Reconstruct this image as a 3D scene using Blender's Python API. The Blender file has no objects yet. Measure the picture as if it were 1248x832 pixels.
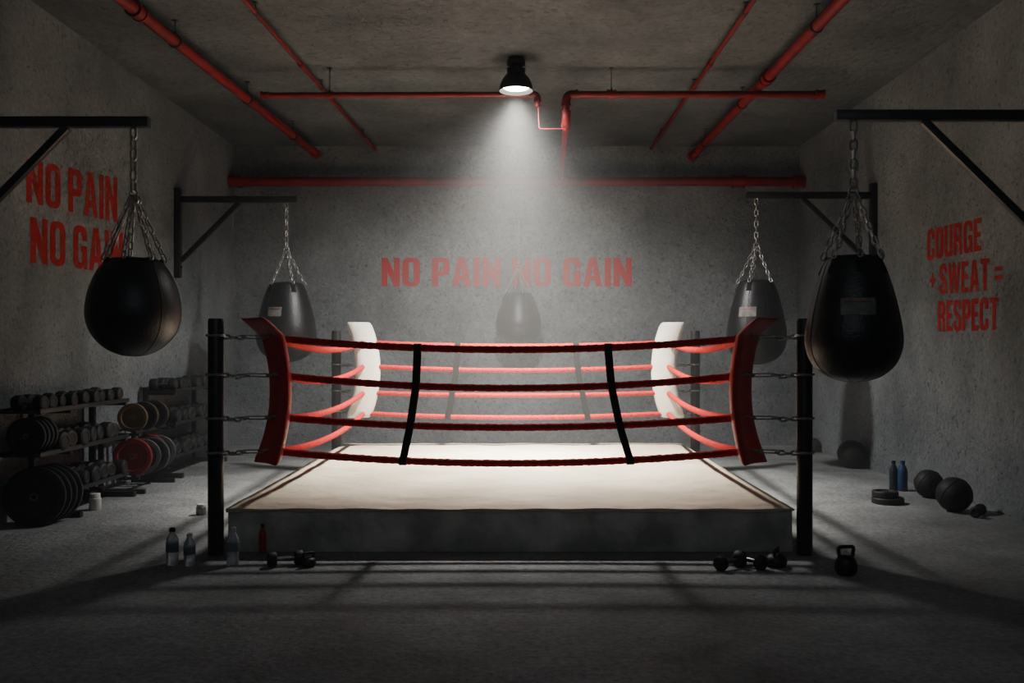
import bpy, bmesh, math, random
from mathutils import Vector, Matrix
from mathutils import noise as mnoise
random.seed(7)
F=1123.0; CX=630.0; CY=425.0; CH=1.65
def S(px,py,D): return Vector(((px-CX)*D/F, D, CH-(py-CY)*D/F))
WX=4.85; WB=15.8; HC=5.125; WF=-2.0
col=bpy.context.scene.collection

# ---------------------------------------------------------------- materials
def mat(name,c1,c2=None,rough=.6,metal=0,scale=6,bump=0,bscale=40,trans=0,detail=6,emit=None,spec=None,bdist=.02):
    m=bpy.data.materials.new(name); m.use_nodes=True
    nt=m.node_tree; b=nt.nodes['Principled BSDF']
    c2=c2 or tuple(x*.75 for x in c1)
    tc=nt.nodes.new('ShaderNodeTexCoord')
    n=nt.nodes.new('ShaderNodeTexNoise'); n.inputs['Scale'].default_value=scale; n.inputs['Detail'].default_value=detail
    nt.links.new(tc.outputs['Object'],n.inputs['Vector'])
    r=nt.nodes.new('ShaderNodeValToRGB'); r.color_ramp.elements[0].position=.35; r.color_ramp.elements[1].position=.65
    r.color_ramp.elements[0].color=(*c2,1); r.color_ramp.elements[1].color=(*c1,1)
    nt.links.new(n.outputs['Fac'],r.inputs['Fac']); nt.links.new(r.outputs['Color'],b.inputs['Base Color'])
    b.inputs['Roughness'].default_value=rough; b.inputs['Metallic'].default_value=metal
    if spec is not None: b.inputs['Specular IOR Level'].default_value=spec
    if trans: b.inputs['Transmission Weight'].default_value=trans
    if bump:
        n2=nt.nodes.new('ShaderNodeTexNoise'); n2.inputs['Scale'].default_value=bscale; n2.inputs['Detail'].default_value=8
        nt.links.new(tc.outputs['Object'],n2.inputs['Vector'])
        bp=nt.nodes.new('ShaderNodeBump'); bp.inputs['Strength'].default_value=bump; bp.inputs['Distance'].default_value=bdist
        nt.links.new(n2.outputs['Fac'],bp.inputs['Height']); nt.links.new(bp.outputs['Normal'],b.inputs['Normal'])
    if emit:
        b.inputs['Emission Color'].default_value=(*emit[0],1); b.inputs['Emission Strength'].default_value=emit[1]
    return m

def concrete(name,dark,light,bscale=14,bump=.6,dist=.02,speck=.5,rough=.85,big=.9,pit=.5,pscale=22,pt=.37):
    m=bpy.data.materials.new(name); m.use_nodes=True
    nt=m.node_tree; b=nt.nodes['Principled BSDF']; L=nt.links.new
    tc=nt.nodes.new('ShaderNodeTexCoord'); V=tc.outputs['Object']
    def noise(sc,det,ro):
        a=nt.nodes.new('ShaderNodeTexNoise'); a.inputs['Scale'].default_value=sc; a.inputs['Detail'].default_value=det; a.inputs['Roughness'].default_value=ro; L(V,a.inputs['Vector']); return a
    def ramp(src,p0,c0,p1,c1):
        r=nt.nodes.new('ShaderNodeValToRGB'); r.color_ramp.elements[0].position=p0; r.color_ramp.elements[1].position=p1
        r.color_ramp.elements[0].color=(*c0,1); r.color_ramp.elements[1].color=(*c1,1); L(src,r.inputs['Fac']); return r
    def mul(x,y):
        mx=nt.nodes.new('ShaderNodeMix'); mx.data_type='RGBA'; mx.blend_type='MULTIPLY'; mx.inputs[0].default_value=1
        L(x,mx.inputs[6]); L(y,mx.inputs[7]); return mx.outputs[2]
    a=noise(big,9,.68); r=ramp(a.outputs['Fac'],.36,dark,.64,light)
    k=1-speck; s=noise(bscale*1.6,6,.72); r2=ramp(s.outputs['Fac'],.36,(k,)*3,.60,(1,)*3)
    k=1-pit; q=noise(pscale,3,.6); r3=ramp(q.outputs['Fac'],pt-.07,(k,)*3,pt,(1,)*3)
    c=mul(mul(r.outputs['Color'],r2.outputs['Color']),r3.outputs['Color']); L(c,b.inputs['Base Color'])
    h=noise(bscale,9,.7)
    ad=nt.nodes.new('ShaderNodeMath'); ad.operation='ADD'; L(h.outputs['Fac'],ad.inputs[0])
    ml=nt.nodes.new('ShaderNodeMath'); ml.operation='MULTIPLY'; ml.inputs[1].default_value=.5; L(r3.outputs['Color'],ml.inputs[0]); L(ml.outputs[0],ad.inputs[1])
    bp=nt.nodes.new('ShaderNodeBump'); bp.inputs['Strength'].default_value=bump; bp.inputs['Distance'].default_value=dist
    L(ad.outputs[0],bp.inputs['Height']); L(bp.outputs['Normal'],b.inputs['Normal'])
    b.inputs['Roughness'].default_value=rough
    return m
M_wall=concrete('concrete_wall',(.125,.142,.150),(.265,.288,.298),bscale=13,bump=1.0,dist=.04,speck=.38,big=.75,pit=.5,pscale=17,pt=.39)
M_ceil=concrete('concrete_ceiling',(.070,.080,.087),(.150,.163,.172),bscale=8,bump=1.0,dist=.045,speck=.4,big=.7,pit=.4,pscale=12,pt=.40)
M_floor=concrete('concrete_floor',(.13,.138,.14),(.37,.385,.39),bscale=14,bump=1.0,dist=.03,speck=.5,rough=.66,big=.65,pit=.5,pscale=26)
M_red=mat('red_pipe_paint',(.20,.007,.006),(.105,.005,.0045),rough=.5,scale=5,bump=.1,spec=.35)
M_rope=mat('red_rope_cover',(.52,.010,.009),(.30,.007,.007),rough=.85,scale=40,bump=.9,bscale=70,spec=.2)
M_redpad=mat('red_vinyl_pad',(.52,.012,.011),(.34,.008,.008),rough=.5,scale=6,bump=.2,bscale=20)
M_white=mat('white_vinyl_pad',(.72,.69,.62),(.64,.61,.54),rough=.55,scale=5,bump=.15,bscale=20)
M_black=mat('black_steel',(.018,.018,.019),(.010,.010,.011),rough=.45,metal=.3,scale=12,bump=.08)
M_leather=mat('black_leather',(.009,.009,.010),(.005,.005,.006),rough=.38,scale=7,bump=.2,bscale=55,spec=.4)
M_iron=mat('cast_iron',(.022,.022,.024),(.012,.012,.013),rough=.5,metal=.3,scale=20,bump=.2)
M_rubber=mat('black_rubber',(.016,.016,.017),(.009,.009,.009),rough=.6,scale=15,bump=.15,spec=.35)
M_chrome=mat('worn_chrome',(.30,.295,.285),(.18,.176,.17),rough=.38,metal=1,scale=25)
M_chain=mat('steel_chain',(.33,.325,.315),(.20,.198,.19),rough=.4,metal=.55,scale=30)
M_strap=mat('black_webbing',(.012,.012,.013),(.007,.007,.008),rough=.9,scale=60,bump=.4,bscale=200,spec=.15)
M_canvas=mat('cream_canvas',(.47,.405,.31),(.31,.262,.195),rough=.92,scale=1.0,bump=.8,bscale=2.2,bdist=.14,detail=10)
M_skirt=mat('worn_grey_skirt',(.52,.50,.46),(.26,.25,.23),rough=.9,scale=3.2,bump=.6,bscale=6,bdist=.05,detail=12)
M_gold=mat('mustard_plate',(.11,.072,.02),(.06,.038,.012),rough=.6,scale=12,bump=.1)
M_redplate=mat('red_plate',(.24,.009,.009),(.14,.006,.006),rough=.55,scale=12,bump=.1)
M_brightred=mat('glossy_red_plastic',(.4,.014,.011),(.30,.010,.009),rough=.35,scale=12)
M_grey=mat('grey_plate',(.06,.06,.066),(.04,.04,.044),rough=.5,scale=12)
M_clear=mat('clear_plastic',(.85,.88,.90),(.78,.82,.85),rough=.15,trans=.7,scale=4)
M_blue=mat('blue_plastic',(.012,.055,.15),(.008,.035,.10),rough=.4,scale=8)
M_navy=mat('navy_plastic',(.008,.018,.04),(.005,.012,.028),rough=.4,scale=8)
M_lab=mat('bottle_label',(.16,.19,.22),(.09,.11,.13),rough=.6,scale=14)
M_patch=mat('grey_white_label',(.20,.19,.18),(.10,.095,.09),rough=.7,scale=14)
M_patchred=mat('red_label_print',(.24,.04,.035),(.16,.03,.028),rough=.6,scale=20)
M_seam=mat('seam_thread',(.006,.006,.006),rough=.9)
M_bulb=mat('lit_bulb_glass',(1,.95,.85),(1,.95,.85),emit=((1,.94,.84),60))
M_whiteplastic=mat('white_plastic',(.5,.5,.47),(.4,.4,.38),rough=.5,scale=8)
def paint(name,red,worn):
    m=bpy.data.materials.new(name); m.use_nodes=True; nt=m.node_tree; b=nt.nodes['Principled BSDF']; L=nt.links.new
    tc=nt.nodes.new('ShaderNodeTexCoord'); n=nt.nodes.new('ShaderNodeTexNoise'); n.inputs['Scale'].default_value=18; n.inputs['Detail'].default_value=9; n.inputs['Roughness'].default_value=.7
    L(tc.outputs['Object'],n.inputs['Vector']); r=nt.nodes.new('ShaderNodeValToRGB')
    r.color_ramp.elements[0].position=.36; r.color_ramp.elements[0].color=(*worn,1)
    r.color_ramp.elements[1].position=.47; r.color_ramp.elements[1].color=(*red,1)
    L(n.outputs['Fac'],r.inputs['Fac']); L(r.outputs['Color'],b.inputs['Base Color']); b.inputs['Roughness'].default_value=.9; b.inputs['Specular IOR Level'].default_value=.2
    bp=nt.nodes.new('ShaderNodeBump'); bp.inputs['Strength'].default_value=.4; bp.inputs['Distance'].default_value=.02; L(n.outputs['Fac'],bp.inputs['Height']); L(bp.outputs['Normal'],b.inputs['Normal'])
    return m
M_paint=paint('worn_red_wall_paint',(.27,.010,.009),(.15,.085,.075))
M_paintb=paint('red_wall_paint_haze_offset',(.42,.006,.006),(.28,.07,.06))  # back lettering copy, red strengthened in the colour to offset the haze

# ---------------------------------------------------------------- mesh helpers
def box(bm,c,s,rot=None,bev=0):
    r=bmesh.ops.create_cube(bm,size=1); vs=r['verts']
    for v in vs: v.co=Vector((v.co.x*s[0],v.co.y*s[1],v.co.z*s[2]))
    if bev:
        es=list({e for v in vs for e in v.link_edges})
        rr=bmesh.ops.bevel(bm,geom=es,offset=bev,segments=2,affect='EDGES',profile=.5)
        vs=list({v for f in rr['faces'] for v in f.verts}|{v for v in vs if v.is_valid})
    if rot is not None:
        for v in vs: v.co=rot@v.co
    for v in vs: v.co+=Vector(c)
    return vs
def lathe(bm,prof,seg=32,M=None):
    rings=[]
    for r,z in prof:
        if r<1e-5: rings.append([bm.verts.new((0,0,z))])
        else: rings.append([bm.verts.new((r*math.cos(2*math.pi*i/seg),r*math.sin(2*math.pi*i/seg),z)) for i in range(seg)])
    for a,b in zip(rings,rings[1:]):
        for i in range(seg):
            j=(i+1)%seg
            if len(a)==1 and len(b)==1: continue
            if len(a)==1: bm.faces.new((a[0],b[i],b[j]))
            elif len(b)==1: bm.faces.new((a[j],a[i],b[0]))
            else: bm.faces.new((a[j],a[i],b[i],b[j]))
    if M is not None:
        for rg in rings:
            for v in rg: v.co=M@v.co
def tube(bm,pts,r,seg=12,closed=False,caps=True):
    pts=[Vector(p) for p in pts]; n=len(pts); rings=[]
    up=None
    for i,p in enumerate(pts):
        if closed: t=(pts[(i+1)%n]-pts[i-1])
        else: t=(pts[min(i+1,n-1)]-pts[max(i-1,0)])
        t.normalize()
        if up is None:
            up=Vector((0,0,1)) if abs(t.z)<.9 else Vector((1,0,0))
        s=t.cross(up); s.normalize(); up=s.cross(t); up.normalize()
        rr=r[i] if isinstance(r,(list,tuple)) else r
        rings.append([bm.verts.new(p+(s*math.cos(2*math.pi*k/seg)+up*math.sin(2*math.pi*k/seg))*rr) for k in range(seg)])
    rng=range(n) if closed else range(n-1)
    for i in rng:
        a=rings[i]; b=rings[(i+1)%n]
        for k in range(seg):
            j=(k+1)%seg; bm.faces.new((a[k],a[j],b[j],b[k]))
    if not closed and caps:
        bm.faces.new(rings[0][::-1]); bm.faces.new(rings[-1])
def fillet(pts,r,n=6):
    pts=[Vector(p) for p in pts]; out=[pts[0]]
    for a,b,c in zip(pts,pts[1:],pts[2:]):
        u=(a-b).normalized(); w=(c-b).normalized(); p=b+u*r; q=b+w*r
        for i in range(n+1):
            t=i/n; out.append(p*(1-t)**2+b*2*t*(1-t)+q*t*t)
    out.append(pts[-1]); return out
def obj(name,bm,m,parent=None,loc=(0,0,0),smooth=True,label=None,category=None,kind=None,group=None,ang=35):
    bmesh.ops.recalc_face_normals(bm,faces=bm.faces)
    me=bpy.data.meshes.new(name); bm.to_mesh(me); bm.free()
    me.materials.append(m)
    if smooth:
        for p in me.polygons: p.use_smooth=True
        me.set_sharp_from_angle(angle=math.radians(ang))
    o=bpy.data.objects.new(name,me); col.objects.link(o); o.location=loc
    if parent: o.parent=parent
    if label: o['label']=label
    if category: o['category']=category
    if kind: o['kind']=kind
    if group: o['group']=group
    return o
def empty(name,loc,label,category,group=None):
    o=bpy.data.objects.new(name,None); col.objects.link(o); o.location=loc; o.empty_display_size=.1
    o['label']=label; o['category']=category
    if group: o['group']=group
    return o
def copy_thing(root,loc,rotz=0,label=None,scale=1,rotx=0):
    c=root.copy(); col.objects.link(c); c.location=loc; c.rotation_euler=(rotx,0,rotz); c.scale=(scale,)*3
    if label: c['label']=label
    for ch in list(root.children):
        d=ch.copy(); d.parent=c; col.objects.link(d)
    return c
def link_chain(bm,p0,p1,L=.055,w=.034,r=.0052,sag=0,tw=.35):
    p0=Vector(p0); p1=Vector(p1); d=p1-p0; n=max(1,int(round(d.length/(L-2.6*r)))); 
    base=d.normalized(); up=Vector((0,1,0)) if abs(base.y)<.9 else Vector((1,0,0))
    up=Matrix.Rotation(tw,3,base)@up
    for i in range(n):
        t=(i+.5)/n; c=p0+d*t+Vector((0,0,-sag*4*t*(1-t)))
        a=base; s=a.cross(up).normalized(); u=s.cross(a).normalized()
        side=s if i%2==0 else u
        pts=[]
        for k in range(12):
            th=2*math.pi*k/12
            x=math.cos(th); y=math.sin(th)
            pts.append(c+a*(x*(w/2-r)+(L/2-w/2)*(1 if x>0.01 else -1 if x<-.01 else 0))+side*y*(w/2-r))
        tube(bm,pts,r,seg=6,closed=True)

# ---------------------------------------------------------------- room
def slab(name,c,s,m):
    bm=bmesh.new(); box(bm,c,s); return obj(name,bm,m,smooth=False,kind='structure')
T=.2; YM=(WF+WB)/2; YL=WB-WF
slab('floor',(0,YM,-T/2),(2*WX+2*T,YL+2*T,T),M_floor)
slab('ceiling',(0,YM,HC+T/2),(2*WX+2*T,YL+2*T,T),M_ceil)
slab('wall_left',(-WX-T/2,YM,HC/2),(T,YL+2*T,HC),M_wall)
slab('wall_right',(WX+T/2,YM,HC/2),(T,YL+2*T,HC),M_wall)
slab('wall_back',(0,WB+T/2,HC/2),(2*WX,T,HC),M_wall)
slab('wall_front',(0,WF-T/2,HC/2),(2*WX,T,HC),M_wall)

# ---------------------------------------------------------------- lettering
def rr(x0,y0,x1,y1,r,n=4):
    o=[]
    for cx,cy,a in ((x1-r,y1-r,0),(x0+r,y1-r,90),(x0+r,y0+r,180),(x1-r,y0+r,270)):
        for i in range(n+1):
            t=math.radians(a+90*i/n); o.append((cx+r*math.cos(t),cy+r*math.sin(t)))
    return o
G={
'N':(.52,[[(0,0),(0,1),(.17,1),(.35,.50),(.35,1),(.52,1),(.52,0),(.36,0),(.17,.50),(.17,0)]]),
'O':(.5,[rr(0,0,.5,1,.19),rr(.18,.15,.32,.85,.065)]),
'P':(.5,[[(0,0),(0,1),(.34,1),(.42,.98),(.48,.92),(.5,.84),(.5,.54),(.48,.46),(.42,.40),(.34,.38),(.18,.38),(.18,0)],[(.18,.54),(.18,.85),(.28,.85),(.32,.81),(.32,.58),(.28,.54)]]),
'A':(.54,[[(0,0),(.17,1),(.37,1),(.54,0),(.37,0),(.34,.2),(.2,.2),(.17,0)],[(.225,.36),(.315,.36),(.27,.75)]]),
'I':(.18,[[(0,0),(0,1),(.18,1),(.18,0)]]),
'G':(.5,[[(.5,.54),(.27,.54),(.27,.39),(.32,.39),(.32,.2),(.29,.15),(.21,.15),(.18,.2),(.18,.8),(.21,.85),(.29,.85),(.32,.8),(.32,.66),(.5,.66),(.5,.84),(.44,.96),(.34,1),(.16,1),(.06,.96),(0,.84),(0,.16),(.06,.04),(.16,0),(.26,0),(.33,.04),(.38,.1),(.39,0),(.5,0)]]),
'C':(.5,[[(.5,.36),(.32,.36),(.32,.2),(.29,.15),(.21,.15),(.18,.2),(.18,.8),(.21,.85),(.29,.85),(.32,.8),(.32,.66),(.5,.66),(.5,.84),(.44,.96),(.34,1),(.16,1),(.06,.96),(0,.84),(0,.16),(.06,.04),(.16,0),(.34,0),(.44,.04),(.5,.16)]]),
'U':(.5,[[(0,1),(0,.16),(.06,.04),(.16,0),(.34,0),(.44,.04),(.5,.16),(.5,1),(.32,1),(.32,.2),(.29,.15),(.21,.15),(.18,.2),(.18,1)]]),
'R':(.52,[[(0,0),(0,1),(.34,1),(.44,.96),(.5,.84),(.5,.62),(.46,.53),(.40,.49),(.47,.43),(.49,.34),(.52,0),(.35,0),(.32,.36),(.28,.42),(.18,.42),(.18,0)],[(.18,.57),(.18,.85),(.28,.85),(.32,.8),(.32,.62),(.29,.57)]]),
'E':(.42,[[(0,0),(0,1),(.42,1),(.42,.84),(.18,.84),(.18,.58),(.38,.58),(.38,.43),(.18,.43),(.18,.16),(.42,.16),(.42,0)]]),
'S':(.5,[[(0,.16),(.06,.04),(.16,0),(.34,0),(.44,.04),(.5,.16),(.5,.36),(.44,.48),(.2,.66),(.17,.7),(.17,.8),(.21,.86),(.29,.86),(.33,.8),(.33,.7),(.5,.7),(.5,.84),(.44,.96),(.34,1),(.16,1),(.06,.96),(0,.84),(0,.64),(.06,.53),(.3,.35),(.33,.3),(.33,.2),(.29,.14),(.21,.14),(.17,.2),(.17,.32),(0,.32)]]),
'W':(.76,[[(0,1),(.12,0),(.3,0),(.38,.6),(.46,0),(.64,0),(.76,1),(.6,1),(.54,.35),(.46,1),(.3,1),(.22,.35),(.16,1)]]),
'T':(.5,[[(.16,0),(.16,.84),(0,.84),(0,1),(.5,1),(.5,.84),(.34,.84),(.34,0)]]),
'+':(.40,[[(.14,.25),(.14,.43),(0,.43),(0,.57),(.14,.57),(.14,.75),(.26,.75),(.26,.57),(.40,.57),(.40,.43),(.26,.43),(.26,.25)]]),
'=':(.42,[[(0,.3),(0,.43),(.42,.43),(.42,.3)],[(0,.57),(0,.7),(.42,.7),(.42,.57)]]),
}
def lettering(lines,label,m,sp_=.20):
    out=bmesh.new()
    for text,TL,TR,BL,BR in lines:
        cu=bpy.data.curves.new('t','CURVE'); cu.dimensions='2D'; cu.fill_mode='BOTH'; x=0
        for ch in text:
            if ch==' ': x+=sp_; continue
            w,loops=G[ch]
            for lp in loops:
                sp=cu.splines.new('POLY'); sp.points.add(len(lp)-1)
                for p,(a,b) in zip(sp.points,lp): p.co=(a+x,b,0,1)
                sp.use_cyclic_u=True
            x+=w+.07
        W=x-.07
        ob=bpy.data.objects.new('t',cu); col.objects.link(ob); bpy.context.view_layer.update()
        me=bpy.data.meshes.new_from_object(ob.evaluated_get(bpy.context.evaluated_depsgraph_get()))
        for v in me.vertices:
            u=v.co.x/W; t=v.co.y
            v.co=(BL*(1-u)+BR*u)*(1-t)+(TL*(1-u)+TR*u)*t
        out.from_mesh(me)
        bpy.data.objects.remove(ob); bpy.data.curves.remove(cu); bpy.data.meshes.remove(me)
    return obj('painted_slogan',out,m,smooth=False,label=label,category='wall lettering')
DB=WB-.004
def wb(px,py): return S(px,py,DB)
def wl(px,py): D=(WX-.004)*F/(CX-px); return S(px,py,D)
def wr(px,py): D=(WX-.004)*F/(px-CX); return S(px,py,D)
lettering([('NO PAIN NO GAIN',wb(465,314),wb(770,314),wb(465,349),wb(770,349))],'worn red painted words NO PAIN NO GAIN on concrete wall',M_paintb,.27)
lettering([('NO PAIN',wl(32,193),wl(143,217),wl(32,246),wl(143,271)),('NO GAIN',wl(37,264),wl(150,284),wl(37,320),wl(150,334))],'worn red painted words NO PAIN NO GAIN in two lines',M_paint)
lettering([('COURGE',wr(1130,280),wr(1196,265),wr(1130,318),wr(1196,305)),
           ('+ SWEAT =',wr(1133,324),wr(1222,312),wr(1133,360),wr(1222,352)),
           ('RESPECT',wr(1143,367),wr(1217,362),wr(1143,404),wr(1217,402))],'worn red painted words COURGE + SWEAT = RESPECT on concrete wall',M_paint)

# ---------------------------------------------------------------- boxing ring
RC=Vector((-.05,9.9,0))
ring=empty('boxing_ring',RC,'boxing ring with cream canvas, red ropes and black corner posts','boxing ring')
def rp(v): return Vector(v)-RC
X0,X1,Y0,Y1=-2.345,2.235,7.47,12.6
bm=bmesh.new(); box(bm,rp(((X0+X1)/2,(Y0+Y1)/2,.172)),(X1-X0,Y1-Y0,.344),bev=.012)
obj('platform',bm,M_skirt,ring,label='worn grey fabric-covered ring platform')
bm=bmesh.new(); nx,ny=110,110; vs=[]
for j in range(ny+1):
    row=[]
    for i in range(nx+1):
        u=i/nx; v=j/ny
        x=X0-.012+(X1-X0+.024)*u; y=Y0-.010+(Y1-Y0+.024)*v
        e=min(u,1-u,v,1-v)
        nz=mnoise.noise(Vector((x*.9,y*1.6,0)))*.014+mnoise.noise(Vector((x*2.4+y*1.3,y*2.8,3)))*.013
        z=.370+nz*min(1,e*12+.3)+(.003*math.sin(u*60) if v<.02 else 0)
        z-=.014*max(0,1-e/.02)
        row.append(bm.verts.new(rp((x,y,z))))
    vs.append(row)
for j in range(ny):
    for i in range(nx): bm.faces.new((vs[j][i],vs[j][i+1],vs[j+1][i+1],vs[j+1][i]))
be=[e for e in bm.edges if e.is_boundary]
r=bmesh.ops.extrude_edge_only(bm,edges=be)
for g in r['geom']:
    if isinstance(g,bmesh.types.BMVert): g.co.z=.332-RC.z+.005*math.sin(g.co.x*9)+.003*math.sin(g.co.x*23)
obj('canvas',bm,M_canvas,ring,label='cream stretched canvas mat',ang=50)
posts={'fl':(-2.418,7.40),'fr':(2.310,7.40),'bl':(-2.42,12.35),'br':(2.39,12.35)}
padc={}
for k,(x,y) in posts.items():
    bm=bmesh.new(); lathe(bm,[(0,0),(.062,0),(.062,1.87),(.056,1.893),(0,1.895)],24)
    obj('corner_post',bm,M_black,ring,loc=rp((x,y,0)),label='black round steel corner post')
    sx=1 if x<0 else -1
    if y<10: padc[k]=(x+sx*.40,y+.28,Vector((sx*.72,.69,0)))
    else: padc[k]=(x+sx*.42,y-.24,Vector((sx*.34,-.94,0)))
def padpt(k,z,rope=False):
    x,y,d=padc[k]; t=(z-.70)/1.2
    if k[0]=='f':
        s=.13*(1-(2*t-1)**2)-.05
        if t>.88: s-=(t-.88)*1.0
    else:
        s=.03*(1-(2*t-1)**2)
        if rope: s-=.08
    return Vector((x,y,z))+d*s
for k in posts:
    x,y,d=padc[k]; w=Vector((-d.y,d.x,0)); n=48; red=k[0]=='f'
    bm=bmesh.new(); rows=[]
    zb,zt=(.70,1.905) if red else (.745,2.0)
    for i in range(n+1):
        t=i/n
        t=.5-.5*math.cos(math.pi*t)
        z=zb+(zt-zb)*t
        c=padpt(k,.70+1.2*t); c.z=z
        if not red: c=c+Vector(((.12*(1-(2*t-1)**2)-.08)*(1 if x<0 else -1),0,0))
        e=min(t,1-t)*(zt-zb); q=min(1,e/.07); rnd=math.sqrt(max(0,1-(1-q)**2))
        if red: W=(.15+.045*abs(2*t-1)**3)*(.9+.1*rnd)
        else: W=.165*(.80+.20*rnd)
        TH=(.048 if red else .034)*(.35+.65*rnd)
        row=[]
        K=8
        for q in range(2*K+2):
            if q<=K: a=-1+2*q/K; sgn=1
            else: a=1-2*(q-K-1)/K; sgn=-1
            th=TH*max(.12,math.sqrt(max(0,1-abs(a)**3.2))); off=sgn*th-(.04 if red else .02)*a*a
            row.append(bm.verts.new(rp(c+w*(a*W)+d*off)))
        rows.append(row)
    m=len(rows[0])
    for a,b in zip(rows,rows[1:]):
        for q in range(m): bm.faces.new((a[q],a[(q+1)%m],b[(q+1)%m],b[q]))
    bm.faces.new(rows[0][::-1]); bm.faces.new(rows[-1])
    obj('corner_pad',bm,M_redpad if red else M_white,ring,label='bowed red vinyl corner pad' if red else 'bowed white vinyl corner pad',ang=60)
RZ=[1.738,1.425,1.075,.80]
def ropepts(a,b,z,sag,n=40):
    A=padpt(a,z,True); B=padpt(b,z,True)
    return [A.lerp(B,i/n)+Vector((0,0,-sag*4*(i/n)*(1-i/n))) for i in range(n+1)]
ROPES={}
for a,b,sg in (('fl','fr',.095),('fl','bl',.10),('fr','br',.10),('bl','br',.05)):
    for zi,z in enumerate(RZ):
        pts=ropepts(a,b,z,sg+.012*math.sin(zi*2.3))
        bm=bmesh.new()
        P2=[]; n2=200
        for i in range(n2+1):
            f=i/n2*(len(pts)-1); q=min(int(f),len(pts)-2); P2.append(rp(pts[q].lerp(pts[q+1],f-q)))
        tube(bm,P2,[.0305+.0016*math.sin(i*1.9)+.001*math.sin(i*.71) for i in range(n2+1)],seg=14)
        obj('rope',bm,M_rope,ring,label='red fabric-covered ring rope',ang=80); ROPES[(a,b,zi)]=pts
for k,(x,y) in posts.items():
    for z in RZ:
        P=padpt(k,z,True); A=Vector((x,y,z+.02)); d=(P-A).normalized(); A=A+d*.062; B=P-d*.02
        bm=bmesh.new(); Mm=A.lerp(B,.40)
        link_chain(bm,rp(A-d*.01),rp(Mm),L=.075,w=.05,r=.009,sag=.014)
        # threaded turnbuckle frame and hook
        sd=Vector((0,0,1)); N=A.lerp(B,.78)
        for sg_ in (-1,1): tube(bm,[rp(Mm+d*.01+sd*sg_*.012),rp(N+sd*sg_*.012)],.0055,seg=8)
        tube(bm,[rp(Mm-d*.02),rp(Mm+d*.02)],[.011,.019],seg=10); tube(bm,[rp(N-d*.015),rp(N+d*.02)],[.019,.011],seg=10)
        tube(bm,[rp(N),rp(N.lerp(B,.5)+sd*.012),rp(B)],[.008,.010,.008],seg=8)
        tube(bm,[rp(Vector((x+.070*math.cos(q),y+.070*math.sin(q),z+.02))) for q in [i*math.pi/8 for i in range(16)]],.011,seg=6,closed=True)
        obj('turnbuckle',bm,M_chain,ring,label='steel chain turnbuckle')
def strap(a,b,us,hw=.029):
    pts=[]
    for zi,u in enumerate(us):
        P=ROPES[(a,b,zi)]; f=u*(len(P)-1); i=int(f); pts.append(P[i].lerp(P[min(i+1,len(P)-1)],f-i))
    pts=[pts[0]+Vector((0,0,.034))]+pts+[pts[-1]+Vector((0,0,-.034))]
    sm=[]
    for i in range(len(pts)-1):
        for q in range(5): sm.append(pts[i].lerp(pts[i+1],q/5))
    sm.append(pts[-1])
    bm=bmesh.new()
    for side in (-1,1):
        prev=None
        for i,p in enumerate(sm):
            e=.037 if 1<=i<len(sm)-1 else .012
            c=[bm.verts.new(rp(p+Vector((sx*hw,side*(e+h),0)))) for sx,h in ((-1,0),(1,0),(1,.006),(-1,.006))]
            if prev:
                for q in range(4): bm.faces.new((prev[q],prev[(q+1)%4],c[(q+1)%4],c[q]))
            else: bm.faces.new(c)
            prev=c
        bm.faces.new(prev)
    for p in (pts[0],pts[-1]): box(bm,rp(p),(hw*2,.03,.006))
    obj('rope_strap',bm,M_strap,ring,label='black webbing rope spacer strap')
def ux(a,b,px,zi):
    P=ROPES[(a,b,zi)]; D=P[20].y; X=(px-CX)*D/F; return (X-P[0].x)/(P[-1].x-P[0].x)
strap('fl','fr',[ux('fl','fr',p,i) for i,p in enumerate((509,507,500,491))])
strap('fl','fr',[ux('fl','fr',p,i) for i,p in enumerate((741,745,755,768))])
strap('bl','br',[ux('bl','br',p,i) for i,p in enumerate((558,556,551,546))],.036)
strap('bl','br',[ux('bl','br',p,i) for i,p in enumerate((702,704,710,716))],.036)

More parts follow.
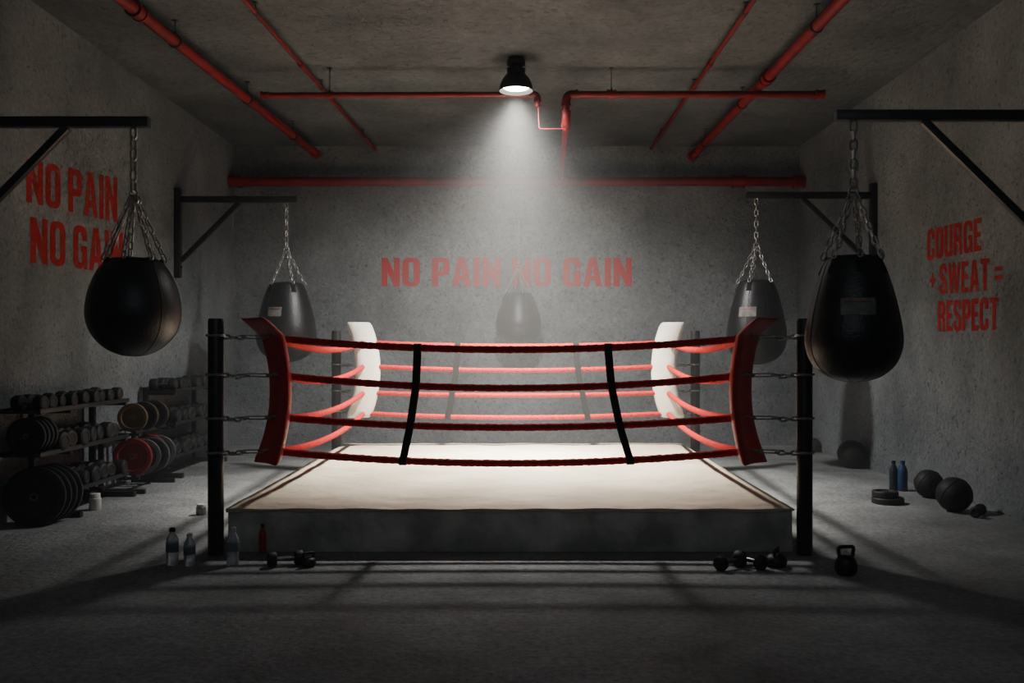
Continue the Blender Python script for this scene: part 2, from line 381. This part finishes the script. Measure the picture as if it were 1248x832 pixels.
# ---------------------------------------------------------------- punching bags + brackets
def crom(P,n=6):
    out=[]
    for i in range(len(P)-1):
        p0=P[max(i-1,0)];p1=P[i];p2=P[i+1];p3=P[min(i+2,len(P)-1)]
        for k in range(n):
            t=k/n; out.append(tuple(.5*((2*b)+(-a+c)*t+(2*a-5*b+4*c-d)*t*t+(-a+3*b-3*c+d)*t**3) for a,b,c,d in zip(p0,p1,p2,p3)))
    out.append(P[-1]); return out
TEAR=[(.49,0),(.56,.02),(.66,.10),(.79,.25),(.91,.43),(.995,.62),(.97,.75),(.83,.87),(.56,.955),(.25,.992),(0,1)]
ROUND=[(.50,0),(.60,.03),(.77,.14),(.93,.32),(1.0,.52),(.96,.68),(.82,.81),(.58,.92),(.28,.985),(0,1)]
def bag(X,Y,zh,zt,zb,R,prof,nch,label,patch=None,ringdz=.6,rot=.3,ck=1):
    H=zt-zb; root=empty('punching_bag',(X,Y,zb),label,'punching bag',group='hanging punching bags')
    pr=crom(prof); pr=[(max(r,0)*R,H*(1-t)) for r,t in pr]; pr=[(0,H+.004),(pr[0][0]*.85,H+.006)]+pr
    bm=bmesh.new(); lathe(bm,pr,48); obj('bag_body',bm,M_leather,root,ang=50)
    def rad(z):
        for (r1,z1),(r2,z2) in zip(pr[2:],pr[3:]):
            if z2<=z<=z1: return r1+(r2-r1)*(z1-z)/max(z1-z2,1e-6)
        return pr[2][0]
    bm=bmesh.new()
    for k in range(8):
        a=k*math.pi/4+.2
        tube(bm,[(r*math.cos(a)*1.002,r*math.sin(a)*1.002,z) for r,z in pr[2:]],.0025,seg=5)
    obj('seam',bm,M_seam,root)
    zr=zt-zb+ringdz
    bm=bmesh.new()
    tube(bm,[(.034*math.cos(q),0,zr+.034*math.sin(q)) for q in [i*math.pi/8 for i in range(16)]],.009,seg=6,closed=True)
    link_chain(bm,(0,0,zh-zb),(0,0,zr+.02),L=.105*ck,w=.07*ck,r=.0105*ck)
    obj('chain',bm,M_chain,root)
    za=H-.05*H
    ra=rad(za)
    for k in range(nch):
        a=rot+2*math.pi*k/nch
        e=Vector(((ra+.012)*math.cos(a),(ra+.012)*math.sin(a),za+.03))
        bm=bmesh.new(); link_chain(bm,(.02*math.cos(a),.02*math.sin(a),zr-.02),e,L=.076*ck,w=.048*ck,r=.0068*ck,sag=.008)
        obj('chain',bm,M_chain,root)
        bm=bmesh.new(); Rm=Matrix.Rotation(a,3,'Z')@Matrix.Rotation(-.45,3,'Y')
        box(bm,(ra*math.cos(a)*1.0,ra*math.sin(a)*1.0,za-.02),(.020,.065,.15),rot=Rm,bev=.005)
        obj('strap_tab',bm,M_strap,root)
    if patch:
        a0,zc,w,h=patch
        for nm,mm,ww,hh,dz,off in (('label_patch',M_patch,w,h,0,.006),('label_print',M_patchred,w*.8,h*.08,h*.28,.008)):
            bm=bmesh.new(); rows=[]
            for j in range(7):
                z=zc+dz+hh*(j/6-.5); rr_=rad(z)+off; row=[]
                for i in range(9):
                    a=a0+(i/8-.5)*ww/rr_; row.append(bm.verts.new((rr_*math.cos(a),rr_*math.sin(a),z)))
                rows.append(row)
            for A,B in zip(rows,rows[1:]):
                for i in range(8): bm.faces.new((A[i],A[i+1],B[i+1],B[i]))
            o=obj(nm,bm,mm,root)
            if nm=='label_patch': o['label']='grey white stitched label'
    return root
def bracket(side,Y,z,xend,hplate,bx,sec,label,bz):
    xw=side*WX; root=empty('bag_bracket',(xw,Y,z-hplate),label,'bag bracket',group='steel bag brackets')
    o=Vector((xw,Y,z-hplate))
    bm=bmesh.new(); box(bm,Vector((xw-side*(.045),Y,z-hplate/2+.1))-o,(.085,sec*1.1,hplate+.12),bev=.006); 
    for dz in (-hplate*.42,hplate*.42):
        box(bm,Vector((xw-side*.095,Y,z-hplate/2+dz+.1))-o,(.02,.03,.03))
    obj('mounting_plate',bm,M_black,root,ang=30)
    a=xw-side*.088
    bm=bmesh.new(); box(bm,Vector(((a+xend)/2,Y,z))-o,(abs(a-xend),sec,sec),bev=.006); obj('beam',bm,M_black,root,ang=30)
    p=Vector((bx,Y,z-sec*.5)); q=Vector((a,Y,bz)); d=q-p; L=d.length; ang=math.atan2(d.z,d.x)
    bm=bmesh.new(); box(bm,(p+q)/2-o,(L,sec*.7,sec*.75),rot=Matrix.Rotation(-ang,3,'Y'),bev=.005); obj('brace',bm,M_black,root,ang=30)
    return root
D=8.4; k=D/F
bracket(-1,D,S(0,149,D).z,S(182,149,D).x,1.5,S(82,155,D).x,.092,'black steel wall bracket holding round bag',S(0,155,D).z-(S(82,0,D).x+WX-.09)*1.02)
bag(S(163,0,D).x,D,S(0,156,D).z,S(0,316,D).z,S(0,434,D).z,55*k,ROUND,7,'round black leather bag hanging on chains beside dumbbell rack',ringdz=.60,ck=1.2)
D=7.02; k=D/F
bracket(1,D,S(0,141,D).z,S(1018,141,D).x,1.9,S(1125,147,D).x,.078,'black steel wall bracket holding large teardrop bag',S(0,147,D).z-(WX-.09-S(1125,0,D).x)*.98)
bag(S(1040,0,D).x,D,S(0,148,D).z,S(0,313,D).z,S(0,465,D).z,57*k,TEAR,7,'large black teardrop bag with pale label beside ring post',patch=(-math.pi/2+.12-.36,.56,.25,.125),ringdz=.5,rot=.1)
D=13.06; k=D/F
bracket(-1,D,S(0,243,D).z,S(362,243,D).x,1.15,S(292,247,D).x,.085,'black steel wall bracket holding teardrop bag',S(0,318,D).z)
bag(S(349,0,D).x,D,S(0,247,D).z,S(0,345,D).z,S(0,441,D).z,36*k,TEAR,5,'black teardrop bag with small label behind ring corner',patch=(-math.pi/2-.55+.35,.70,.2,.13),ringdz=.48)
D=12.43; k=D/F
bracket(1,D,S(0,238,D).z,S(910,238,D).x,1.1,S(978,243,D).x,.085,'black steel wall bracket holding teardrop bag',S(0,320,D).z)
bag(S(922,0,D).x,D,S(0,242,D).z,S(0,342,D).z,S(0,444,D).z,36*k,TEAR,5,'black teardrop bag with small label behind ring corner',patch=(-math.pi/2-.6,.70,.24,.13),ringdz=.48)
D=15.25; zc=S(0,264,D).z; xc=S(632,0,D).x
root=empty('bag_bracket',(xc,WB,zc-.3),'small dark steel bracket holding bag below ceiling pipe','bag bracket',group='steel bag brackets')
o=Vector((xc,WB,zc-.3))
bm=bmesh.new(); box(bm,Vector((xc,WB-.02,zc))-o,(.36,.035,.12),bev=.005); obj('mounting_plate',bm,M_black,root)
bm=bmesh.new(); box(bm,Vector((xc,(WB-.04+15.18)/2,zc))-o,(.07,WB-.04-15.18,.07),bev=.005); obj('beam',bm,M_black,root)
bag(xc,D,zc-.035,S(0,357,D).z,S(0,417,D).z,28*D/F,TEAR,4,'black teardrop bag hanging against wall below painted words',ringdz=.42,ck=.7)

# ---------------------------------------------------------------- pipes
def ringaround(bm,p,d,r,L):
    d=d.normalized(); tube(bm,[p-d*L/2,p+d*L/2],r,seg=16)
def pipe(label,pts,r,couplings=(),hangers=(),rf=None,fit=True):
    pts=[Vector(p) for p in pts]; c=pts[0].copy(); root=empty('ceiling_pipe',c,label,'pipe')
    path=fillet([p-c for p in pts],rf or r*2.4) if len(pts)>2 else [p-c for p in pts]
    bm=bmesh.new(); tube(bm,path,r,seg=16); obj('pipe_run',bm,M_red,root,ang=50)
    if len(pts)>2 and fit:
        for a,b,d in zip(pts,pts[1:],pts[2:]):
            u=(a-b).normalized(); w=(d-b).normalized(); q=rf or r*2.4
            bm=bmesh.new(); f=fillet([b+u*q*1.5-c,b-c,b+w*q*1.5-c],q); tube(bm,f,r*1.28,seg=16)
            ringaround(bm,b+u*q*1.5-c,u,r*1.5,r*.5); ringaround(bm,b+w*q*1.5-c,w,r*1.5,r*.5)
            obj('elbow_fitting',bm,M_red,root,ang=50)
    for p,d in couplings:
        bm=bmesh.new(); p=Vector(p)-c; d=Vector(d).normalized(); ringaround(bm,p,d,r*1.25,r*2.2)
        ringaround(bm,p-d*r*1.1,d,r*1.45,r*.4); ringaround(bm,p+d*r*1.1,d,r*1.45,r*.4); obj('coupling',bm,M_red,root,ang=50)
    for p,d in hangers:
        p=Vector(p); d=Vector(d).normalized(); bm=bmesh.new()
        ringaround(bm,p-c,d,r*1.18,.035)
        box(bm,p-c+Vector((0,0,r*1.35)),(.03,.03,r*.7))
        tube(bm,[p-c+Vector((0,0,r*1.2)),Vector((p.x,p.y,HC-.004))-c],.006,seg=8)
        box(bm,Vector((p.x,p.y,HC-.006))-c,(.05,.05,.010))
        obj('pipe_hanger',bm,M_black,root,ang=40)
    return root
def lin(a,b,t): return Vector(a).lerp(Vector(b),t)
zA=4.9
def atz(px,py,z): D=(z-CH)*F/(CY-py); return S(px,py,D)
a=atz(150,0,zA); b=atz(386,188,zA); d=b-a; a0=a-d*1.2
pipe('thick red painted pipe running under concrete ceiling',[a0,b],.06,[(lin(a,b,.04),d),(lin(a,b,.985),d)],[(lin(a,b,t),d) for t in (-.1,.17,.5,.8)])
a=atz(1026,0,zA); b=atz(843,191,zA); d=b-a; a0=a-d*1.2
pipe('thick red painted pipe running under concrete ceiling',[a0,b],.06,[(lin(a,b,.35),d),(lin(a,b,.985),d)],[(lin(a,b,t),d) for t in (-.1,.1,.52,.85)])
zB=5.02
a=atz(298,0,zB); b=atz(457,182,zB); d=b-a; pipe('thin red pipe running along concrete ceiling',[a-d*1.2,b],.024,[(lin(a,b,.3),d)],[(lin(a,b,t),d) for t in (.05,.45,.85)])
a=atz(919,0,zB); b=atz(794,181,zB); d=b-a; pipe('thin red pipe running along concrete ceiling',[a-d*1.2,b],.024,[(lin(a,b,.3),d)],[(lin(a,b,t),d) for t in (.05,.45,.85)])
DE=11.4
ex=Vector((1,0,0))
L0=S(318,116,DE); L1=S(655,115,DE); L2=S(655,130,DE)
pipe('red cross pipe with short elbow hanging below ceiling',[L0,L1,L2],.035,[(L0+Vector((.05,0,0)),ex),(S(402,116,DE),ex)],[(S(402,116,DE),ex)],rf=.06)
pipe('thin red connecting tube between two pipe drops',[S(656,131,DE),S(657,157,DE),S(690,157,DE)],.007,rf=.03,fit=False)
R0=S(1004,115,DE); R1=S(690,115,DE); R2=S(690,150,DE); R3=S(684,218,15.53)
pipe('red cross pipe with drop leg running to far wall',[R0,R1,R2,R3],.042,[(R0-Vector((.05,0,0)),ex),(S(745,115,DE),ex)],[(S(745,115,DE),ex)],rf=.09)
DF=15.55; A=S(274,221,DF); A.x=-WX+.01; B=A.copy(); B.x=WX-.01
pipe('thick red pipe running wall to wall above painted words',[A,B],.078,[(A+Vector((.08,0,0)),ex),(S(566,221,DF),ex),(S(684,221,DF),ex),(S(900,221,DF),ex),(B-Vector((.08,0,0)),ex)],[])

# ---------------------------------------------------------------- pendant lamp
LX,LY=S(629,0,11.0).x,11.0
zrim=S(0,111,11).z
lamp=empty('pendant_lamp',(LX,LY,zrim),'black industrial dome pendant lamp hanging from ceiling, lit','lamp')
bm=bmesh.new()
out=[(.205,0),(.203,.02),(.192,.075),(.166,.135),(.128,.185),(.085,.215)]
inn=[(.08,.205),(.12,.176),(.157,.128),(.183,.07),(.195,.02),(.197,0)]
lathe(bm,out+inn+[(.205,0)],40); obj('lamp_shade',bm,M_black,lamp,ang=60)
bm=bmesh.new(); lathe(bm,[(0,.20),(.088,.20),(.092,.215),(.092,.27),(.07,.28),(.05,.285),(.05,.30),(.11,.305),(.11,.36),(0,.36)],28); 
for q in range(8):
    a=q*math.pi/4; box(bm,(.098*math.cos(a),.098*math.sin(a),.24),(.02,.02,.07))
obj('lamp_housing',bm,M_black,lamp,ang=40)
bm=bmesh.new(); lathe(bm,[(0,.36),(.02,.36),(.02,HC-zrim-.025),(.09,HC-zrim-.02),(.09,HC-zrim-.002),(0,HC-zrim-.002)],20); obj('lamp_stem',bm,M_black,lamp,ang=40)
bm=bmesh.new(); lathe(bm,[(0,.022),(.08,.026),(.14,.034),(.168,.055),(.14,.085),(0,.10)],32); obj('bulb',bm,M_bulb,lamp,ang=60,label='glowing warm white bulb')

# ---------------------------------------------------------------- weights
RX=Matrix.Rotation(math.pi/2,3,'Y')
RY=Matrix.Rotation(-math.pi/2,3,'X')
def dumbbell(R,hl,L,label,seg=20,axis=RX,head=M_rubber,group='dumbbells on the racks'):
    root=empty('dumbbell',(0,0,-50),label,'dumbbell',group=group)
    bm=bmesh.new(); lathe(bm,[(0,-L/2),(.017,-L/2),(.015,-L*.25),(.019,0),(.015,L*.25),(.017,L/2),(0,L/2)],14,M=axis)
    for v in bm.verts: v.co.z+=R
    obj('handle',bm,M_chrome,root,ang=60,label='chrome handle')
    for s in (-1,1):
        z0=s*L/2; bm=bmesh.new()
        pr=[(0,0),(R*.72,0),(R*.93,hl*.1),(R,hl*.22),(R,hl*.78),(R*.93,hl*.9),(R*.72,hl),(R*.5,hl),(R*.46,hl*.96),(0,hl*.96)]
        lathe(bm,[(r,z0+s*z) for r,z in pr],seg,M=axis)
        for v in bm.verts: v.co.z+=R
        obj('weight_head',bm,head,root,ang=30)
    return root
def rack(y0,y1,x0,x1,tiers,label,starts=None):
    root=empty('dumbbell_rack',((x0+x1)/2,(y0+y1)/2,0),label,'dumbbell rack',group='dumbbell racks')
    o=Vector(((x0+x1)/2,(y0+y1)/2,0)); 
    for y in (y0+.62 if starts else y0+.04,y1-.04):
        bm=bmesh.new()
        box(bm,Vector((x0+.05,y,tiers[-1]/2+.02))-o,(.06,.06,tiers[-1]+.04),bev=.005)
        box(bm,Vector(((x0+x1)/2,y,.03))-o,(x1-x0,.07,.06),bev=.005)
        for z in tiers:
            box(bm,Vector((x0+.05+(x1-x0)*.36,y,z-.045))-o,((x1-x0)*.72,.05,.03),bev=.004)
        obj('frame',bm,M_black,root,ang=30)
    for ti,z in enumerate(tiers):
        bm=bmesh.new(); cx=x0+.09+.17; ys=starts[ti] if starts else y0
        box(bm,Vector((cx,(ys+y1)/2,z-.015))-o,(.34,y1-ys,.02),bev=.004)
        for xx in (cx-.18,cx+.18): box(bm,Vector((xx,(ys+y1)/2,z-.002))-o,(.014,y1-ys,.045),bev=.003)
        obj('shelf',bm,M_black,root,ang=30)
    return root
def plate(R,th,m,label,name='weight_plate'):
    root=empty(name,(0,0,-50),label,'weight plate',group='weight plates')
    h=th/2
    bm=bmesh.new(); pr=[(R*.13,-h*.8),(R*.24,-h*.8),(R*.27,-h*.45),(R*.70,-h*.45),(R*.76,-h),(R*.96,-h),(R,-h*.8),(R,h*.8),(R*.96,h),(R*.76,h),(R*.70,h*.45),(R*.27,h*.45),(R*.24,h*.8),(R*.13,h*.8),(R*.13,-h*.8)]
    lathe(bm,pr,40,M=RY)
    for v in bm.verts: v.co.z+=R
    obj('plate_body',bm,m,root,ang=30)
    bm=bmesh.new(); lathe(bm,[(R*.075,-h*.95),(R*.135,-h*.95),(R*.135,h*.95),(R*.075,h*.95),(R*.075,-h*.95)],24,M=RY)
    for v in bm.verts: v.co.z+=R
    obj('hub_ring',bm,M_chrome,root,ang=30)
    return root
XR0,XR1=-4.80,-4.27; XS=XR0+.26
T1=[.26,.68,1.08]
rack(8.42,10.35,XR0,XR1,T1,'black steel three-tier dumbbell rack against side wall',[9.0,8.42,8.42])
rack(11.75,13.6,XR0,XR1,[.28,.70,1.12],'black steel three-tier dumbbell rack further along side wall')
db=dumbbell(.078,.11,.13,'black round-head dumbbell with chrome handle on rack')
db2=dumbbell(.092,.12,.13,'large black round-head dumbbell with chrome handle on rack')
protos=[db,db2]
def row(y0,y1,z,pr,step,miss=.05,rz=.16):
    y=y0
    while y<=y1:
        sc=random.uniform(.86,1.03)
        if random.random()>miss: copy_thing(pr,(XS+random.uniform(-.02,.04),y,z-.003),rotz=random.uniform(-rz,rz),scale=sc)
        y+=step*random.uniform(1.0,1.10)
row(8.55,10.28,T1[2],db,.168)
row(8.86,10.26,T1[1],db2,.198,rz=.2)
row(9.14,10.26,T1[0],db2,.198,.05,rz=.22)
row(11.88,13.52,1.12,db,.175,.02)
row(11.88,13.52,.70,db2,.205,.02)
row(11.88,13.52,.28,db2,.205,.05)
p_big=plate(.275,.05,M_iron,'large black iron plate leaning on floor at rack end')
p_mid=plate(.17,.045,M_iron,'black iron plate standing on rack shelf')
p_gold=plate(.165,.05,M_gold,'mustard rimmed black weight plate on plate stand')
p_red=plate(.215,.055,M_redplate,'red rubber weight plate on plate stand')
p_grey=plate(.205,.055,M_grey,'dark grey rubber weight plate on plate stand')
protos+= [p_big,p_mid,p_gold,p_red,p_grey]
for i in range(4): copy_thing(p_big,(XS+.05+i*.010,8.56+i*.09,.0),rotz=.16,rotx=-.10)
for i in range(4): copy_thing(p_mid,(XS+.03,8.47+i*.075,T1[1]-.003),rotz=.12)
st=empty('plate_stand',(-4.5,10.95,0),'low black steel stand holding standing weight plates','weight stand')
bm=bmesh.new()
for y in (10.5,11.4):
    box(bm,(-.24,y-10.95,.40),(.05,.05,.80),bev=.004); box(bm,(0,y-10.95,.025),(.53,.05,.05),bev=.004)
obj('frame',bm,M_black,st,ang=30)
bm=bmesh.new()
for z in (.22,.72):
    for x in (-.14,.14): box(bm,(x,0,z-.02),(.05,.9,.03),bev=.004)
    for y in (-.45,.45): box(bm,(-.03,y,z-.045),(.46,.04,.03),bev=.004)
obj('shelf',bm,M_black,st,ang=30)
for i,pr in enumerate((p_gold,p_mid,p_gold,p_mid,p_gold)): copy_thing(pr,(-4.42+.05*(i%2),10.60+i*.16,.695),rotz=.15+.16*math.sin(i*3))
for i,pr in enumerate((p_red,p_grey,p_grey,p_red,p_grey)): copy_thing(pr,(-4.42+.05*(i%3),10.60+i*.155,.195),rotz=.15+.12*math.sin(i*2))
db3=dumbbell(.055,.07,.13,'small black dumbbell with chrome handle on floor',group='loose dumbbells on floor'); protos.append(db3)
def fl(px,py): D=CH*F/(py-CY); return S(px,py,D)
for px,py,rz in ((348,689,.35),(890,693,.6),(914,691,2.2),(1192,629,.9),(112,606,1.2)):
    p=fl(px,py); copy_thing(db3,(p.x,p.y,0),rotz=rz)
def ball(px,py,rpx,label):
    p=fl(px,py); r=rpx*p.y/F; p.x=min(p.x,WX-r-.01); p.y=min(p.y,WB-r-.01)
    root=empty('medicine_ball',(p.x,p.y,0),label,'medicine ball',group='medicine balls on the floor')
    bm=bmesh.new(); bmesh.ops.create_uvsphere(bm,u_segments=32,v_segments=20,radius=r)
    for v in bm.verts: v.co.z=max(v.co.z,-r*.985)+r*.985
    obj('ball_body',bm,M_rubber,root,ang=60)
    bm=bmesh.new()
    for ax in (0,1,2):
        pts=[]
        for i in range(32):
            q=2*math.pi*i/32; c=[math.cos(q)*r*1.001,math.sin(q)*r*1.001]; c.insert(ax,0.0)
            v=Vector(c); v.rotate(Matrix.Rotation(.5,3,'X')@Matrix.Rotation(.4,3,'Z')); v.z=max(v.z,-r*.98); pts.append(v+Vector((0,0,r*.985)))
        tube(bm,pts,.004,seg=5,closed=True)
    obj('seam',bm,M_seam,root)
ball(1132,606,17,'black leather medicine ball on floor by wall')
ball(1163,623,21,'black leather medicine ball next to small dumbbell')
ball(1038,570,17,'large black medicine ball on floor by wall')
ball(1008,551,9,'small black medicine ball on floor near corner')
def bottle(px,py,hpx,wpx,label,bodym,capm,lab=True):
    p=fl(px,py); h=hpx*p.y/F; r=wpx*p.y/F/2
    root=empty('bottle',(p.x,p.y,0),label,'bottle',group='bottles on the floor')
    bm=bmesh.new(); lathe(bm,[(0,.004),(r*.8,0),(r,h*.04),(r*.96,h*.3),(r,h*.34),(r,h*.62),(r*.9,h*.72),(r*.45,h*.86),(r*.4,h*.9),(0,h*.9)],24); obj('bottle_body',bm,bodym,root,ang=50)
    bm=bmesh.new(); lathe(bm,[(0,h*.9),(r*.5,h*.9),(r*.5,h*.99),(r*.42,h),(0,h)],18); obj('cap',bm,capm,root,ang=40)
    if lab:
        bm=bmesh.new(); lathe(bm,[(r*1.015,h*.36),(r*1.02,h*.38),(r*1.02,h*.58),(r*1.015,h*.6)],24); obj('bottle_label',bm,M_lab,root)
bottle(210,688,45,15,'clear plastic water bottle with dark label by ring post',M_clear,M_black)
bottle(231,689,39,14,'clear plastic water bottle close to ring post',M_clear,M_whiteplastic)
bottle(284,687,45,15,'clear plastic water bottle with white cap beside ring',M_clear,M_whiteplastic)
bottle(320,674,36,8,'slim red bottle with black cap against ring platform',M_brightred,M_black,False)
bottle(1089,597,36,10,'slim dark navy sports bottle standing on floor',M_navy,M_black,False)
bottle(1100,598,37,12,'blue sports bottle standing on floor',M_blue,M_blue,False)
def tub(px,py,hpx,wpx,label,m):
    p=fl(px,py); h=hpx*p.y/F; r=wpx*p.y/F/2
    root=empty('tub',(p.x,p.y,0),label,'tub')
    bm=bmesh.new(); lathe(bm,[(0,0),(r*.9,0),(r,h*.06),(r,h*.7),(r*.8,h*.76),(0,h*.76)],24); obj('tub_body',bm,m,root,ang=40)
    bm=bmesh.new(); lathe(bm,[(0,h*.76),(r*.86,h*.76),(r*.86,h*.97),(r*.8,h),(0,h)],24); obj('lid',bm,M_whiteplastic,root,ang=40)
tub(116,621,20,14,'small white plastic tub on floor near rack',M_whiteplastic)
tub(245,627,13,12,'small pale tin on floor behind ring post',M_chrome)
for i,(px,py,r) in enumerate(((1082,613,.165),)):
    p=fl(px,py)
    for j in range(2):
        root=empty('weight_plate',(p.x-.02*j,p.y+.02*j,.066*j),'black rubber weight plate lying flat on floor','weight plate',group='plates lying on floor')
        rr_=r-.03*j
        bm=bmesh.new(); lathe(bm,[(rr_*.15,0),(rr_*.95,0),(rr_,.008),(rr_,.055),(rr_*.95,.065),(rr_*.75,.065),(rr_*.7,.05),(rr_*.3,.05),(rr_*.25,.063),(rr_*.08,.063),(rr_*.08,0)],36); obj('plate_body',bm,M_rubber,root,ang=30)
def kettle(px,py,hpx,wpx,label,rz=0):
    p=fl(px,py); h=hpx*p.y/F; r=wpx*p.y/F/2
    root=empty('kettlebell',(p.x,p.y,0),label,'kettlebell',group='kettlebells on floor'); root.rotation_euler=(0,0,rz)
    bm=bmesh.new(); pr=crom([(r*.72,0),(r*.95,h*.14),(r*1.0,h*.30),(r*.85,h*.5),(r*.5,h*.62),(0,h*.65)],4); lathe(bm,[(0,0)]+pr,28); obj('weight_body',bm,M_iron,root,ang=60)
    bm=bmesh.new(); tube(bm,fillet([(-r*.55,0,h*.45),(-r*.8,0,h*.92),(r*.8,0,h*.92),(r*.55,0,h*.45)],r*.35),r*.17,seg=12); obj('handle',bm,M_iron,root,ang=60)
kettle(1031,700,37,27,'black iron kettlebell standing on floor in front of ring',.2)
kettle(946,690,24,26,'small black kettlebell on floor by ring platform',1.1)
kettle(376,690,18,18,'small black kettlebell on floor next to dumbbells',.5)
for r_ in protos:
    for ch in list(r_.children): bpy.data.objects.remove(ch)
    bpy.data.objects.remove(r_)

# ---------------------------------------------------------------- lights
def spot(name,loc,power,size,blend,rad,colr,tgt=None):
    l=bpy.data.lights.new(name,'SPOT'); l.energy=power; l.spot_size=math.radians(size); l.spot_blend=blend; l.shadow_soft_size=rad; l.color=colr
    o=bpy.data.objects.new(name,l); col.objects.link(o); o.location=loc
    if tgt is not None: o.rotation_euler=(Vector(tgt)-Vector(loc)).to_track_quat('-Z','Y').to_euler()
    return o
WARM=(1,.95,.86)
spot('lamp_beam_light',(LX,LY,zrim-.03),7200,92,1.0,.18,WARM)
spot('lamp_core_light',(LX,LY,zrim-.03),8500,42,1.0,.18,WARM)
spot('lamp_wide_light',(LX,LY,zrim-.03),1350,148,.7,.18,(1,.985,.955),(LX,12.3,0))
def area(name,loc,tgt,power,sx,sy,colr):
    l=bpy.data.lights.new(name,'AREA'); l.energy=power; l.shape='RECTANGLE'; l.size=sx; l.size_y=sy; l.color=colr
    o=bpy.data.objects.new(name,l); col.objects.link(o); o.location=loc
    o.rotation_euler=(Vector(tgt)-Vector(loc)).to_track_quat('-Z','Y').to_euler(); return o
area('soft_fill_light',(0,1.5,4.4),(0,12,1.4),28,5,1.2,(.82,.92,1))  # added cool fill light, stands for no fixture in the room
w=bpy.data.worlds.new('World'); bpy.context.scene.world=w; w.use_nodes=True
nt=w.node_tree; nt.nodes['Background'].inputs['Color'].default_value=(0,0,0,1); nt.nodes['Background'].inputs['Strength'].default_value=0
vs_=nt.nodes.new('ShaderNodeVolumeScatter'); vs_.inputs['Density'].default_value=.0115; vs_.inputs['Anisotropy'].default_value=.0
nt.links.new(vs_.outputs['Volume'],nt.nodes['World Output'].inputs['Volume'])

# ---------------------------------------------------------------- camera
cd=bpy.data.cameras.new('Camera'); cam=bpy.data.objects.new('Camera',cd); col.objects.link(cam)
cam.location=(0,0,CH); cam.rotation_euler=(math.pi/2,0,0)
cd.sensor_width=36; cd.lens=36*F/1248; cd.shift_x=-6/1248; cd.shift_y=9/1248; cd.clip_start=.05
bpy.context.scene.camera=cam
